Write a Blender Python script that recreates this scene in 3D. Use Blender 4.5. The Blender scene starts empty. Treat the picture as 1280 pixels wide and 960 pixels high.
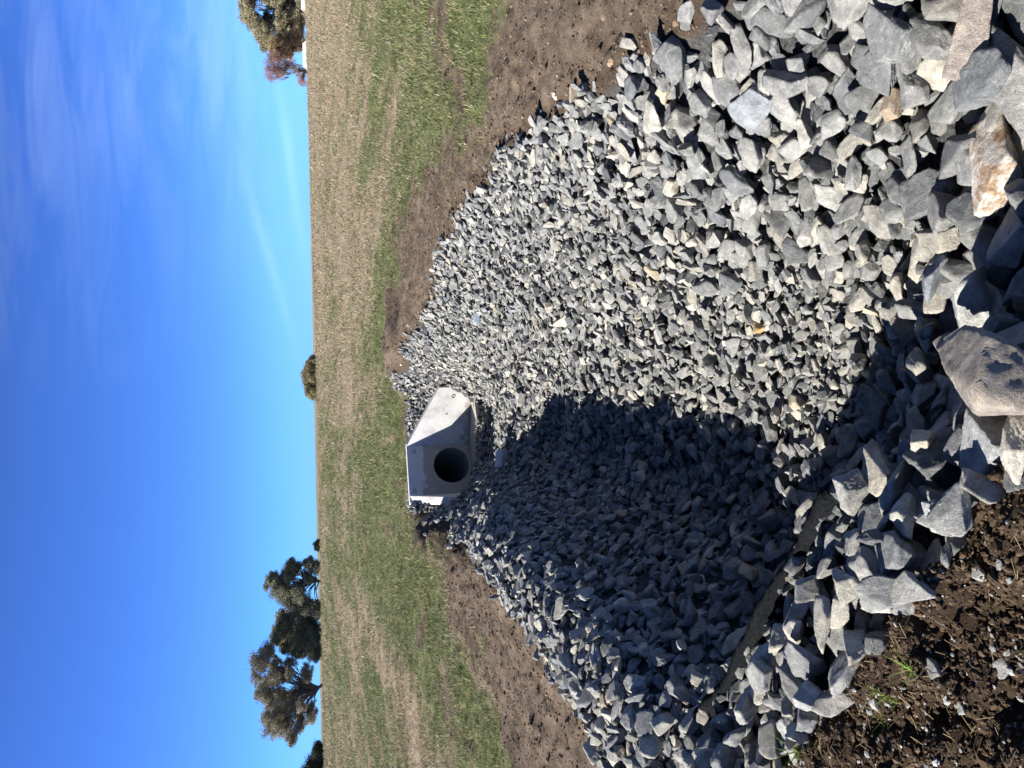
import bpy, bmesh, math, time
import numpy as np
from mathutils import Vector, Matrix
T0 = time.time()
rng = np.random.default_rng(7)
C = bpy.context.scene.collection
EYE = 1.6
# ------------------------------------------------------------------ noise
def _hash(ix, iy, iz, seed):
    h = (ix.astype(np.int64)*374761393 + iy.astype(np.int64)*668265263 + iz.astype(np.int64)*2147483647 + seed*974634777) & 0xffffffff
    h = ((h ^ (h >> 13))*1274126177) & 0xffffffff
    h = (h ^ (h >> 16)) & 0xffffffff
    return h/4294967295.0
def vnoise(x, y, z=None, seed=0):
    x = np.asarray(x, float); y = np.asarray(y, float)
    z = np.zeros_like(x) if z is None else np.asarray(z, float)
    ix, iy, iz = np.floor(x), np.floor(y), np.floor(z)
    fx, fy, fz = x-ix, y-iy, z-iz
    fx, fy, fz = [f*f*(3-2*f) for f in (fx, fy, fz)]
    r = 0
    for a in (0, 1):
        for b in (0, 1):
            for c in (0, 1):
                w = (fx if a else 1-fx)*(fy if b else 1-fy)*(fz if c else 1-fz)
                r = r + w*_hash(ix+a, iy+b, iz+c, seed)
    return r*2-1
def fbm(x, y, z=None, oct=4, seed=0, gain=.5):
    r, a = 0, 1.
    for i in range(oct):
        k = 2.03**i
        r = r + a*vnoise(x*k, y*k, None if z is None else z*k, seed+i*17)
        a *= gain
    return r
def smooth(a, b, x):
    t = np.clip((x-a)/(b-a), 0, 1); return t*t*(3-2*t)
# ------------------------------------------------------------------ object helpers
def prop(o, label=None, cat=None, group=None, kind=None):
    if label: o['label'] = label
    if cat: o['category'] = cat
    if group: o['group'] = group
    if kind: o['kind'] = kind
    return o
def empty(name, loc, label, cat, group=None):
    o = bpy.data.objects.new(name, None); C.objects.link(o); o.location = loc
    o.empty_display_size = .1
    return prop(o, label, cat, group)
def mesh_np(name, V, F, mat, parent=None, col=None, smooth_shade=False, loc=None, extra=None):
    """V (n,3); F (m,k) array or list of loops."""
    me = bpy.data.meshes.new(name)
    V = np.asarray(V, np.float32)
    if isinstance(F, np.ndarray):
        k = F.shape[1]; flat = F.ravel(); st = np.arange(len(F))*k; n = len(F)
    else:
        lens = np.array([len(f) for f in F]); flat = np.concatenate([np.asarray(f) for f in F]); n = len(F)
        st = np.concatenate([[0], np.cumsum(lens)[:-1]])
    me.vertices.add(len(V)); me.vertices.foreach_set('co', V.ravel())
    me.loops.add(len(flat)); me.loops.foreach_set('vertex_index', flat.astype(np.int32))
    me.polygons.add(n); me.polygons.foreach_set('loop_start', st.astype(np.int32))
    me.update(calc_edges=True)
    me.polygons.foreach_set('use_smooth', np.full(n, smooth_shade, bool))
    if col is not None:
        at = me.color_attributes.new('tint', 'FLOAT_COLOR', 'POINT')
        c = np.ones((len(V), 4), np.float32); c[:, :3] = col; at.data.foreach_set('color', c.ravel())
    if extra:
        for kk, vv in extra.items():
            at = me.attributes.new(kk, 'FLOAT', 'POINT'); at.data.foreach_set('value', np.asarray(vv, np.float32))
    me.materials.append(mat)
    o = bpy.data.objects.new(name, me); C.objects.link(o)
    if parent: o.parent = parent
    if loc is not None: o.location = loc
    return o
# ------------------------------------------------------------------ materials
class NT:
    def __init__(s, name, rough=.85, spec=.3):
        s.m = bpy.data.materials.new(name); s.m.use_nodes = True; s.t = s.m.node_tree
        s.b = s.t.nodes['Principled BSDF']; s.b.inputs['Roughness'].default_value = rough
        s.b.inputs['Specular IOR Level'].default_value = spec
    def n(s, typ, **kw):
        nd = s.t.nodes.new(typ)
        for k, v in kw.items():
            if k in nd.inputs: nd.inputs[k].default_value = v
            else: setattr(nd, k, v)
        return nd
    def l(s, a, b): s.t.links.new(a, b)
    def pos(s): return s.n('ShaderNodeNewGeometry').outputs['Position']
    def noise(s, scale, detail=4, vec=None, rough=.6, dist=0):
        nd = s.n('ShaderNodeTexNoise'); nd.inputs['Scale'].default_value = scale
        nd.inputs['Detail'].default_value = detail; nd.inputs['Roughness'].default_value = rough
        nd.inputs['Distortion'].default_value = dist
        s.l(vec if vec is not None else s.pos(), nd.inputs['Vector']); return nd.outputs['Fac']
    def ramp(s, fac, stops):
        nd = s.n('ShaderNodeValToRGB'); e = nd.color_ramp.elements
        while len(e) < len(stops): e.new(.5)
        for i, (p, c) in enumerate(stops):
            e[i].position = p; e[i].color = (*c, 1) if len(c) == 3 else c
        s.l(fac, nd.inputs['Fac']); return nd.outputs['Color']
    def mix(s, a, b, fac, mode='MIX'):
        nd = s.n('ShaderNodeMix'); nd.data_type = 'RGBA'; nd.blend_type = mode
        for v, i in ((fac, nd.inputs[0]), (a, nd.inputs[6]), (b, nd.inputs[7])):
            if hasattr(v, 'node'): s.l(v, i)
            else: i.default_value = v if not isinstance(v, tuple) else (*v, 1)
        return nd.outputs[2]
    def math(s, op, a, b=0.):
        nd = s.n('ShaderNodeMath'); nd.operation = op
        for v, i in ((a, nd.inputs[0]), (b, nd.inputs[1])):
            if hasattr(v, 'node'): s.l(v, i)
            else: i.default_value = v
        return nd.outputs[0]
    def attr(s, name, out='Color'):
        nd = s.n('ShaderNodeAttribute'); nd.attribute_name = name; return nd.outputs[out]
    def color(s, c):
        if hasattr(c, 'node'): s.l(c, s.b.inputs['Base Color'])
        else: s.b.inputs['Base Color'].default_value = (*c, 1)
    def bump(s, h, strength=.5, dist=.01):
        nd = s.n('ShaderNodeBump'); nd.inputs['Strength'].default_value = strength
        nd.inputs['Distance'].default_value = dist
        s.l(h, nd.inputs['Height']); s.l(nd.outputs['Normal'], s.b.inputs['Normal'])
def rock_material():
    m = NT('quarried_rock', .78, .35)
    base = m.attr('tint')
    a = m.ramp(m.noise(16, 6, rough=.7), [(.3, (.5, .51, .53)), (.5, (1, 1, 1)), (.68, (1.5, 1.48, 1.42))])
    c = m.mix(base, a, 1., 'MULTIPLY')
    dust = m.ramp(m.noise(45, 5, rough=.75), [(.55, (0, 0, 0)), (.72, (1, 1, 1))])
    c = m.mix(c, (.46, .45, .42), m.math('MULTIPLY', dust, .42))
    dark = m.ramp(m.noise(110, 3, rough=.8), [(.3, (1, 1, 1)), (.42, (0, 0, 0))])
    c = m.mix(c, (.06, .065, .07), m.math('MULTIPLY', dark, .5))
    w = m.n('ShaderNodeTexWave'); w.inputs['Scale'].default_value = 3.2; w.inputs['Distortion'].default_value = 14; w.inputs['Detail'].default_value = 4
    m.l(m.pos(), w.inputs['Vector'])
    vein = m.ramp(w.outputs['Fac'], [(.965, (0, 0, 0)), (.995, (1, 1, 1))])
    c = m.mix(c, (.62, .61, .58), m.math('MULTIPLY', vein, .10))
    gr = m.ramp(m.noise(330, 3, rough=.8), [(.3, (.6, .6, .6)), (.5, (1, 1, 1)), (.7, (1.45, 1.45, 1.45))])
    c = m.mix(c, gr, 1., 'MULTIPLY')
    m.color(c)
    h = m.math('ADD', m.math('MULTIPLY', m.noise(38, 8, rough=.75), 1.), m.math('MULTIPLY', m.noise(260, 4), .3))
    m.bump(h, .9, .012)
    return m.m
def rusty_material():
    m = NT('rust_stained_white_rock', .8, .3)
    n1 = m.noise(22, 7, rough=.75, dist=.6)
    c = m.ramp(n1, [(.3, (.11, .06, .035)), (.43, (.24, .165, .105)), (.54, (.40, .37, .33)), (.7, (.50, .485, .455))])
    sp = m.ramp(m.noise(85, 4, rough=.8), [(.36, (1, 1, 1)), (.46, (0, 0, 0))])
    c = m.mix(c, (.25, .15, .09), m.math('MULTIPLY', sp, .6)); m.color(c)
    m.bump(m.noise(70, 6, rough=.7), .6, .01); return m.m
def streak_material():
    m = NT('streaked_brown_grey_rock', .8, .3)
    mp = m.n('ShaderNodeMapping'); mp.inputs['Scale'].default_value = (16, 24, 24)
    mp.inputs['Rotation'].default_value = (0, 0, .35)
    m.l(m.pos(), mp.inputs['Vector'])
    n1 = m.noise(1.6, 7, vec=mp.outputs['Vector'], rough=.72)
    m.color(m.ramp(n1, [(.3, (.11, .10, .092)), (.48, (.17, .155, .135)), (.6, (.22, .20, .17)), (.75, (.27, .255, .23))]))
    m.bump(m.noise(70, 8, rough=.75), .5, .006); return m.m
def ground_material():
    m = NT('ground_soil_and_turf', .95, .12)
    soil, wet, straw, gravel = (m.attr(k, 'Fac') for k in ('soil', 'wet', 'straw', 'gravel'))
    s_dry = m.ramp(m.noise(7, 8, rough=.72), [(.3, (.062, .046, .034)), (.5, (.115, .087, .065)), (.72, (.172, .134, .103))])
    s_wet = m.ramp(m.noise(22, 7, rough=.7), [(.3, (.020, .014, .009)), (.52, (.048, .033, .021)), (.75, (.10, .072, .048))])
    s_dry = m.mix(s_dry, m.ramp(m.noise(1.3, 6, rough=.7), [(.35, (.62, .6, .58)), (.5, (1, 1, 1)), (.65, (1.25, 1.24, 1.22))]), 1., 'MULTIPLY')
    s = m.mix(s_dry, s_wet, wet)
    fleck = m.ramp(m.noise(60, 2, rough=.6), [(.66, (0, 0, 0)), (.72, (1, 1, 1))])
    s = m.mix(s, (.30, .25, .18), m.math('MULTIPLY', fleck, .5))
    g = m.ramp(m.noise(5, 7, rough=.75), [(.3, (.055, .064, .028)), (.55, (.102, .117, .050)), (.75, (.165, .172, .085))])
    st = m.ramp(m.noise(9, 7, rough=.75), [(.3, (.15, .115, .078)), (.5, (.25, .20, .14)), (.75, (.35, .29, .21))])
    sm = m.math('ADD', straw, m.math('MULTIPLY', m.math('SUBTRACT', m.noise(3.5, 6, rough=.8), .5), 2.2))
    sm = m.ramp(sm, [(.25, (0, 0, 0)), (.75, (1, 1, 1))])
    t = m.mix(g, st, sm)
    t = m.mix(t, m.ramp(m.noise(13, 6, rough=.8), [(.32, (.35, .33, .3)), (.5, (.95, .95, .95)), (.7, (1.5, 1.48, 1.4))]), 1., 'MULTIPLY')
    c = m.mix(t, s, soil)
    c = m.mix(c, m.ramp(m.noise(55, 5, rough=.8), [(.35, (.02, .02, .02)), (.6, (.10, .10, .10)), (.75, (.17, .17, .165))]), gravel)
    m.color(c)
    m.bump(m.math('ADD', m.noise(45, 7, rough=.75), m.noise(9, 4)), .8, .03)
    return m.m
def concrete_material():
    m = NT('precast_concrete', .8, .3)
    c = m.ramp(m.noise(3.2, 8, rough=.75), [(.32, (.34, .335, .32)), (.5, (.50, .495, .48)), (.7, (.62, .615, .60))])
    sz_ = m.n('ShaderNodeSeparateXYZ'); m.l(m.pos(), sz_.inputs[0])
    mud = m.ramp(m.math('ADD', sz_.outputs['Z'], m.math('MULTIPLY', m.noise(9, 7, rough=.8), .45)), [(-.0, (1, 1, 1)), (.001, (1, 1, 1))])
    mdf = m.math('MULTIPLY', m.math('LESS_THAN', m.math('ADD', sz_.outputs['Z'], m.math('MULTIPLY', m.noise(9, 7, rough=.8), .5)), -.60), .55)
    c = m.mix(c, (.20, .165, .125), mdf)
    sp = m.ramp(m.noise(90, 3), [(.3, (1, 1, 1)), (.4, (0, 0, 0))])
    c = m.mix(c, (.36, .36, .35), m.math('MULTIPLY', sp, .35)); m.color(c)
    m.bump(m.noise(60, 5), .15, .004); return m.m
def backwall_material():
    m = NT('precast_concrete_damp_stained', .75, .35)
    sep = m.n('ShaderNodeSeparateXYZ'); m.l(m.pos(), sep.inputs[0])
    c = m.ramp(m.noise(4, 6, rough=.65), [(.3, (.44, .44, .43)), (.7, (.56, .555, .54))])
    edge = m.math('ADD', sep.outputs['Z'], m.math('MULTIPLY', m.noise(4.5, 4), .34))
    st = m.ramp(edge, [(.035, (1, 1, 1)), (.06, (0, 0, 0))])
    c2 = m.ramp(m.noise(14, 6, rough=.7), [(.3, (.235, .225, .195)), (.7, (.33, .315, .27))])
    m.color(m.mix(c, c2, m.math('MULTIPLY', st, .92))); m.bump(m.noise(60, 5), .15, .004); return m.m
def plain(name, c, rough=.85, var=.25, scale=30, spec=.25, bump=.3):
    m = NT(name, rough, spec)
    lo = tuple(v*(1-var) for v in c); hi = tuple(min(1, v*(1+var)) for v in c)
    m.color(m.ramp(m.noise(scale, 5, rough=.7), [(.3, lo), (.7, hi)]))
    if bump: m.bump(m.noise(scale*3, 4), bump, .01)
    return m.m
def tinted(name, rough=.8, spec=.2, trans=0., var=.3, scale=20):
    m = NT(name, rough, spec)
    a = m.ramp(m.noise(scale, 4), [(.3, (1-var,)*3), (.7, (1+var,)*3)])
    c = m.mix(m.attr('tint'), a, 1., 'MULTIPLY'); m.color(c)
    if trans:
        tr = m.n('ShaderNodeBsdfTranslucent'); m.l(c, tr.inputs['Color'])
        mx = m.n('ShaderNodeMixShader'); mx.inputs[0].default_value = trans
        m.l(m.b.outputs[0], mx.inputs[1]); m.l(tr.outputs[0], mx.inputs[2])
        m.l(mx.outputs[0], m.t.nodes['Material Output'].inputs['Surface'])
    return m.m
M_ROCK, M_RUST, M_STREAK = rock_material(), rusty_material(), streak_material()
M_GROUND, M_CONC, M_BACK = ground_material(), concrete_material(), backwall_material()
M_LEAF = tinted('tree_foliage', .7, .2, .15, .25, 1.5)
M_BARK = plain('tree_bark', (.12, .10, .085), .9, .4, 2)
M_BLADE = tinted('grass_blades', .75, .15, .25, .2, 8)
M_CLOD = tinted('soil_clods', .95, .1, 0, .35, 60)
M_FELT = plain('geotextile_felt', (.012, .013, .015), 1., .6, 90, 0., .8)
M_DARK = plain('socket_dark_grey', (.12, .12, .12), .8, .2)  # dark grey of the lifting sockets, rim and bowl alike
M_PIPE = plain('pipe_concrete', (.30, .29, .27), .8, .2, 12)
M_WALLP = plain('painted_wall', (.78, .78, .76), .7, .05, 2)
M_ROOF = plain('metal_roof', (.55, .55, .54), .5, .1, 2)
M_GLASS = plain('dark_window_glass', (.05, .06, .07), .15, .1, 2, .5, 0)
# ------------------------------------------------------------------ terrain
# control points x, y, z
CP = """-2.02 12.5 .08;-1.98 11.4 .07;-1.9 10.3 .12;-1.84 8.41 .2;-1.7 6.71 .2;-1.67 5.57 .18;-1.82 4.94 .15;-1.89 4.42 .13;-2.05 3.95 .1;-1.95 3.3 .1;-1.6 2.75 .08;-1.37 2.4 .07;-1.23 2.21 .06;-.92 1.97 .05;-.62 1.74 .05;-.34 1.54 .04;-.13 1.37 .03;.1 1 .02;.35 .4 0;.45 -.6 0;
-2.5 12.5 .08;-2.6 10.5 .06;-2.6 9 .10;-2.5 6.7 .10;-2.8 5 .10;-3 3.9 .08;-3 2.5 .08;-2 1.5 .05;-1 1 .02;-.5 .3 0;-.3 -1 0;-3 0 .02;-1.5 -.5 0;
.04 12.85 .2;.71 10.89 .2;1.24 8.98 .2;1.68 7.19 .2;1.67 5.36 .2;1.58 4.25 .18;1.5 3.31 .16;1.45 2.68 .14;1.46 2.2 .12;1.6 1.7 .12;1.85 1 .1;2 0 .08;
1.3 12 .22;2 9.5 .22;2.5 7 .22;2.5 5 .2;2.4 3 .18;2.5 1.5 .14;3 0 .1;3.5 3 .2;4 7 .25;4 11 .25;-4 11 .10;-4 7 .10;-4.5 3 .08;-4.5 0 .1;4.5 0 .12;
-1.4 13.1 .02;-.6 13.1 .02;-2.1 13.4 .10;0 13.6 .17;-1.5 14.5 .24;1 14.5 .25;
-1.45 11.2 -.95;-1.0 11.5 -.98;-.5 11.85 -.98;-.1 12.0 -.97;-1.0 10.9 -.8;-.05 11.0 -.85;-1.7 11.1 -.75;-1.93 11.7 -.35;-1.95 12.2 -.05;.12 12.35 -.3;.3 11.5 -.12;.42 11.8 .2;.3 12.5 .2;-.55 12.95 -.03;-.25 12.8 -.25;
-1.2 10 -.58;-.8 10 -.68;-.45 10 -.68;-1.6 9.9 -.25;-1.3 9.2 -.42;-1.4 10.6 -.66;0 10 -.55;.5 10.2 -.1;-1.15 8.4 -.34;-.75 8.4 -.5;-1.5 8.3 .06;-.35 8.4 -.5;.4 8.4 -.30;.9 8.4 .04;
-.82 6.8 -.38;-1.0 6.75 -.16;-.65 6.8 -.53;-1.28 6.7 .17;-.4 6.8 -.54;.3 6.9 -.34;1 7 -.04;1.35 7 .1;
-.8 5.5 -.44;-1.03 5.5 -.12;-1.23 5.5 .18;-.3 5.5 -.46;.4 5.4 -.36;1.05 5.3 -.03;1.4 5.3 .12;-1.3 6 .18;-1.3 4.9 .17;-1.33 4.4 .15;-1.43 3.9 .13;-1.4 3.4 .1;
-.8 4.4 -.44;-1.05 4.4 -.12;-.3 4.4 -.52;.4 4.2 -.40;1 4.1 -.08;1.3 4.2 .07;
-.75 3.6 -.46;-1.06 3.5 -.18;-.3 3.4 -.54;.3 3.3 -.46;.85 3.2 -.17;1.15 3.1 .02;
-.95 3.0 -.34;-.55 2.75 -.42;-1.1 2.75 -.1;-.1 2.7 -.47;.4 2.6 -.36;.9 2.4 -.1;1.15 2.4 .02;-.7 2.55 -.3;-.3 2.3 -.34;
-1.3 2.8 .0;-1.05 2.5 .09;-.78 2.27 .10;-.53 2.08 .09;-.33 1.91 .04;-.85 2.15 .09;-.55 1.9 .08;0 2.1 -.25;.1 1.8 -.13;.5 2 -.18;.5 1.6 -.1;.9 1.7 -.03;.3 1.3 -.04;.8 1.2 0;1.3 1 .03;1 .2 0"""
cp = np.array([[float(v) for v in r.split()] for r in CP.replace('\n', '').split(';') if r.strip()])
def _phi(r2): return np.sqrt(r2+.22**2)
_A = _phi(((cp[:, None, :2]-cp[None, :, :2])**2).sum(-1))
_n = len(cp); _S = np.zeros((_n+3, _n+3)); _S[:_n, :_n] = _A - np.eye(_n)*.004
_S[:_n, _n] = 1; _S[:_n, _n+1:] = cp[:, :2]; _S[_n:, :_n] = _S[:_n, _n:].T
_w = np.linalg.solve(_S, np.concatenate([cp[:, 2], [0, 0, 0]]))
def rbf(x, y):
    r = _w[_n]+_w[_n+1]*x+_w[_n+2]*y
    for i in range(_n): r = r + _w[i]*_phi((x-cp[i, 0])**2+(y-cp[i, 1])**2)
    return r
CREST_X = [-60, -21.6, -9.8, 1.6, 8.4, 22, 60]; CREST_Z = [1.5, 1.44, 1.385, 1.40, 1.485, 1.6, 1.75]
def field(x, y):
    cz = np.interp(x*45/np.maximum(y, 20), CREST_X, CREST_Z)
    t = np.clip((y-12)/33, 0, 1)
    z = .22 + (cz-.22)*(t*t*(3-2*t)*.35+t*.65)
    z = z + .03*fbm(x/3, y/3, oct=2, seed=5)*smooth(13, 18, y)*smooth(46, 40, y)
    drop = smooth(46, 75, y)
    return z*(1-drop) + .3*drop
def poly_mask(x, y, P):
    ins = np.zeros(np.shape(x), bool); n = len(P)
    for i in range(n):
        x0, y0 = P[i]; x1, y1 = P[(i+1) % n]
        if y0 == y1: continue
        c = ((y0 > y) != (y1 > y)) & (x < (x1-x0)*(y-y0)/(y1-y0)+x0)
        ins ^= c
    return ins
def poly_dist(x, y, P):
    d = np.full(np.shape(x), 1e9); n = len(P)
    for i in range(n):
        a = np.array(P[i]); b = np.array(P[(i+1) % n]); ab = b-a
        t = np.clip(((x-a[0])*ab[0]+(y-a[1])*ab[1])/(ab@ab), 0, 1)
        d = np.minimum(d, np.hypot(x-a[0]-t*ab[0], y-a[1]-t*ab[1]))
    return np.where(poly_mask(x, y, P), d, -d)
ROCK_P = [(-2.0, 12.3), (-1.84, 10.3), (-1.72, 8.41), (-1.58, 6.71), (-1.54, 5.57), (-1.69, 4.94), (-1.80, 4.42), (-2.02, 3.9), (-2.1, 3.2), (-1.75, 2.8), (-1.37, 2.4), (-1.23, 2.21), (-.92, 1.97), (-.62, 1.74), (-.34, 1.54), (-.13, 1.37), (.12, 1), (.35, .4), (.5, -.5),
          (1.9, -.5), (1.95, .3), (1.8, 1), (1.55, 1.7), (1.4, 2.3), (1.37, 2.68), (1.43, 3.31), (1.58, 4.25), (1.67, 5.36), (1.68, 7.19), (1.24, 8.98), (.74, 10.89), (.45, 12.0), (.15, 12.9), (-.7, 13.15), (-1.4, 13.05), (-1.98, 12.85)]
SOIL_P = [(-2.15, 13.2), (-2.0, 12.4), (-2.1, 9.15), (-2.41, 8.6), (-2.5, 7.45), (-2.71, 6.55), (-3.3, 6.1), (-4.5, 5), (-6, 3), (-6, -3), (6, -3), (5.5, 3), (4.3, 6), (3.0, 5.6), (2.5, 5.9), (2.2, 6.4), (2.7, 7.2), (3.4, 7.8), (4.2, 7.4), (4.6, 8.6), (2.9, 8.0), (2.2, 7.3), (2.3, 8.3), (2.6, 9.0), (2.5, 10.2), (2.2, 11.0), (2.75, 11.6), (2.2, 12.4), (1.7, 12.0), (2.1, 14.2), (1.5, 14.6), (.9, 13.2), (.4, 13.3), (-.5, 13.5)]
# headwall plan
WL, WR = np.array((-1.78, 12.5)), np.array((-1.0, 12.78))      # inner corners of the back wall
EL, ER = np.array((-1.70, 11.6)), np.array((-.03, 12.42))      # ends of the wing walls, inner face
TH = .12
def nrm(v): return v/np.hypot(*v)
_wd = nrm(WR-WL); BACKN = np.array((-_wd[1], _wd[0]))          # points away, behind the wall
_ld = nrm(EL-WL); LN = np.array((_ld[1], -_ld[0]));  LN = LN if LN[0] < 0 else -LN
_rd = nrm(ER-WR); RN = np.array((-_rd[1], _rd[0]));  RN = RN if RN[1] > 0 else -RN
FOOT_P = [tuple(EL+_ld*.03), tuple(EL+LN*TH), tuple(WL+LN*TH+BACKN*TH), tuple(WR+RN*TH+BACKN*TH*.3), tuple(ER+RN*TH), tuple(ER+_rd*.03+np.array((.0, -.04)))]
def rock_edge_warp(x, y): return .05*fbm(x*2.2, y*2.2, oct=3, seed=31)
def terrain_z(x, y, detail=True):
    near = rbf(np.clip(x, -5, 5), np.clip(y, -3, 15))
    k = np.maximum(smooth(3.6, 5., np.abs(x)), smooth(13.6, 15.2, y))
    ky = smooth(2, 9, y)
    flat = (.12*(1-ky)+.23*ky)-.11*smooth(0, -3, x)
    f = np.where(y > 12, field(x, y), flat)
    z = near*(1-k)+f*k
    d = poly_dist(x, y, ROCK_P)
    lf = smooth(-.7, -1., x)*smooth(3., 3.4, y)                  # left brow: stones lie almost level with the soil
    z = z - (.025*lf+.085*(1-lf))*smooth(-.02, .10, d) - (.085*lf+.045*(1-lf))*smooth(.10+.42*lf, .45+.4*lf, d)
    if detail:
        out = smooth(.05, -.02, d); nearw = smooth(14, 4, np.hypot(x, y))
        wet = smooth(3.6, 2.2, y+.2*x)*smooth(.8, .2, x)
        a = (.012+.022*wet)*nearw+.010*smooth(60, 8, np.hypot(x, y))
        z = z + out*a*(fbm(x*9, y*9, oct=4, seed=3, gain=.6))
        # raised lip of loose soil along the apron, mounds left by the machine
        z = z + .03*np.exp(-((d+.10)/.07)**2)*(.3+.7*fbm(x*3, y*3, oct=3, seed=9))
        z = z + .05*smooth(.3, 1.0, fbm(x*1.3, y*1.3, oct=3, seed=12))*out*smooth(30, 10, y)
    return z
def axis(core, lo, hi, ext, growth=1.12, step0=None):
    a = list(np.arange(lo, hi, core)); s = core
    p = a[-1]; up = []
    while p < ext: s *= growth; p += s; up.append(p)
    s = core; p = a[0]; dn = []
    return a, up
def grow(start, step, ext, g):
    out = []; p = start; s = step
    sg = 1 if ext > start else -1
    while (ext-p)*sg > 0: s *= g; p += s*sg; out.append(p)
    return out
xs = list(np.arange(-2.2, 2.2, .02)); xs = xs[::1]
xr_ = grow(xs[-1], .02, 8, 1.03); xr_ += grow(xr_[-1], xr_[-1]-xr_[-2], 3000, 1.09)
xl_ = grow(xs[0], .02, -8, 1.03); xl_ += grow(xl_[-1], xl_[-2]-xl_[-1], -3000, 1.09)
xs = np.array(xl_[::-1]+xs+xr_)
ys = list(np.arange(.8, 3.6, .02)); ya = grow(ys[-1], .02, 11.3, 1.004); ya += list(np.arange(ya[-1]+.035, 13.4, .035))
ya += grow(ya[-1], .035, 60, 1.02); ya += grow(ya[-1], ya[-1]-ya[-2], 4000, 1.12)
yb = grow(ys[0], .02, -60, 1.1); ys = np.array(yb[::-1]+ys+ya)
X, Y = np.meshgrid(xs, ys)
Z = terrain_z(X, Y)
def straw_f(x, y):
    s = fbm(x*.85+.12*y+7, y*.17, oct=5, seed=41, gain=.72)*.72 + .05 + .38*fbm(x*2.6, y*.9, oct=4, seed=43, gain=.7)
    s = s + .40*smooth(15, 22, y)*smooth(-.12, .18, x/np.maximum(y, 1))
    s = s - .75*smooth(16, 10, y)*smooth(1, 3, x)
    s = s - .35*smooth(30, 12, y)*smooth(0, 1.5, np.abs(x+2)*-1+3.5) + .35*smooth(34, 42, y)
    return np.clip(.10+.72*smooth(-.7, .9, s)+.25*smooth(15, 22, y)*smooth(-.12, .18, x/np.maximum(y, 1)), 0, 1)
def soil_f(x, y):
    wx = x+.28*fbm(x*1.1, y*1.1, oct=4, seed=51); wy = y+.5*fbm(x*1.1+9, y*1.1, oct=4, seed=52)
    d = poly_dist(wx, wy, SOIL_P)
    s = smooth(-.24, .18, d+.26*fbm(x*4.5, y*4.5, oct=4, seed=55, gain=.65))
    patch = smooth(.6, 1.0, fbm(x*.8, y*.9, oct=4, seed=61, gain=.6))*smooth(20, 12, y)*.8
    return np.maximum(s, patch)
soil = np.zeros_like(X); reg = (np.abs(X) < 12) & (Y < 22)
soil[reg] = soil_f(X[reg], Y[reg])
wet = smooth(3.4, 2.3, Y+.15*X)*smooth(.9, .3, X)
dR = np.full_like(X, -9.); dR[reg] = poly_dist(X[reg], Y[reg], ROCK_P)
wet = np.maximum(wet, .75*np.exp(-(np.minimum(dR, 0)/.10)**2)*reg)
gravel = smooth(-.02, .04, dR)
ny, nx = X.shape
idx = np.arange(nx*ny).reshape(ny, nx)
F = np.stack([idx[:-1, :-1], idx[:-1, 1:], idx[1:, 1:], idx[1:, :-1]], -1).reshape(-1, 4)
cx = (X[:-1, :-1]+X[1:, 1:]).ravel()/2; cy = (Y[:-1, :-1]+Y[1:, 1:]).ravel()/2
kill = np.zeros(len(F), bool); q = (cx > -3) & (cx < 1) & (cy > 11) & (cy < 14)
kill[q] = poly_dist(cx[q], cy[q], FOOT_P) > .085
F = F[~kill]
ground = mesh_np('ground', np.stack([X, Y, Z], -1).reshape(-1, 3), F, M_GROUND, smooth_shade=True,
                 extra=dict(soil=soil.ravel(), wet=wet.ravel(), straw=straw_f(X, Y).ravel(), gravel=gravel.ravel()))
prop(ground, 'bare brown soil and patchy turf around the stone apron', kind='structure')
print('terrain', X.shape, time.time()-T0)
# ------------------------------------------------------------------ headwall
hw = empty('headwall', (*(WL+WR)/2, -.93), 'pale precast concrete headwall with splayed wing walls around a round pipe mouth', 'headwall')
HWO = np.array((*(WL+WR)/2, -.93))
def solid(name, V, F, mat, parent, origin=HWO, bev=.006):
    bm = bmesh.new(); vs = [bm.verts.new(np.array(v)-origin) for v in V]
    for f in F: bm.faces.new([vs[i] for i in f])
    bmesh.ops.recalc_face_normals(bm, faces=bm.faces[:])
    if bev: bmesh.ops.bevel(bm, geom=bm.edges[:], offset=bev, segments=2, affect='EDGES', profile=.5)
    me = bpy.data.meshes.new(name); bm.to_mesh(me); bm.free(); me.materials.append(mat)
    o = bpy.data.objects.new(name, me); C.objects.link(o); o.parent = parent; return o
BASE, TOP, ETOP = -1.0, .13, -.38
# back wall with hole
NR = 48; pc = WL*.42+WR*.58; pcz = -.60; PR = .30
pc2 = WL*.5+WR*.5
def wallpt(s, z, off): p = WL+_wd*s+BACKN*off; return (p[0], p[1], z)
wlen = np.hypot(*(WR-WL)); s0 = float((pc-WL)@_wd); a0, a1 = -TH*.98, wlen+TH*.5
angs = sorted(set([i*2*math.pi/NR for i in range(NR)] + [math.atan2(z-pcz, s-s0) % (2*math.pi) for s in (a0, a1) for z in (BASE, TOP)]))
V = []; n = len(angs)
for off in (0, TH):
    for a in angs: V.append(wallpt(s0+PR*math.cos(a), pcz+PR*math.sin(a), off))
    for a in angs:
        c, s = math.cos(a), math.sin(a)
        k = min([t for t in ((a1-s0)/c if c > 1e-9 else 9, (a0-s0)/c if c < -1e-9 else 9, (TOP-pcz)/s if s > 1e-9 else 9, (BASE-pcz)/s if s < -1e-9 else 9) if t > 0])
        V.append(wallpt(s0+k*c, pcz+k*s, off))
Fc = []
for i in range(n):
    j = (i+1) % n
    Fc += [(i, j, n+j, n+i), (2*n+i, 2*n+j, 3*n+j, 3*n+i), (n+i, n+j, 3*n+j, 3*n+i), (i, j, 2*n+j, 2*n+i)]
bw = solid('back_wall', V, Fc, M_BACK, hw, bev=0)
bw['label'] = 'back wall with a darker damp stain around the pipe mouth'
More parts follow.
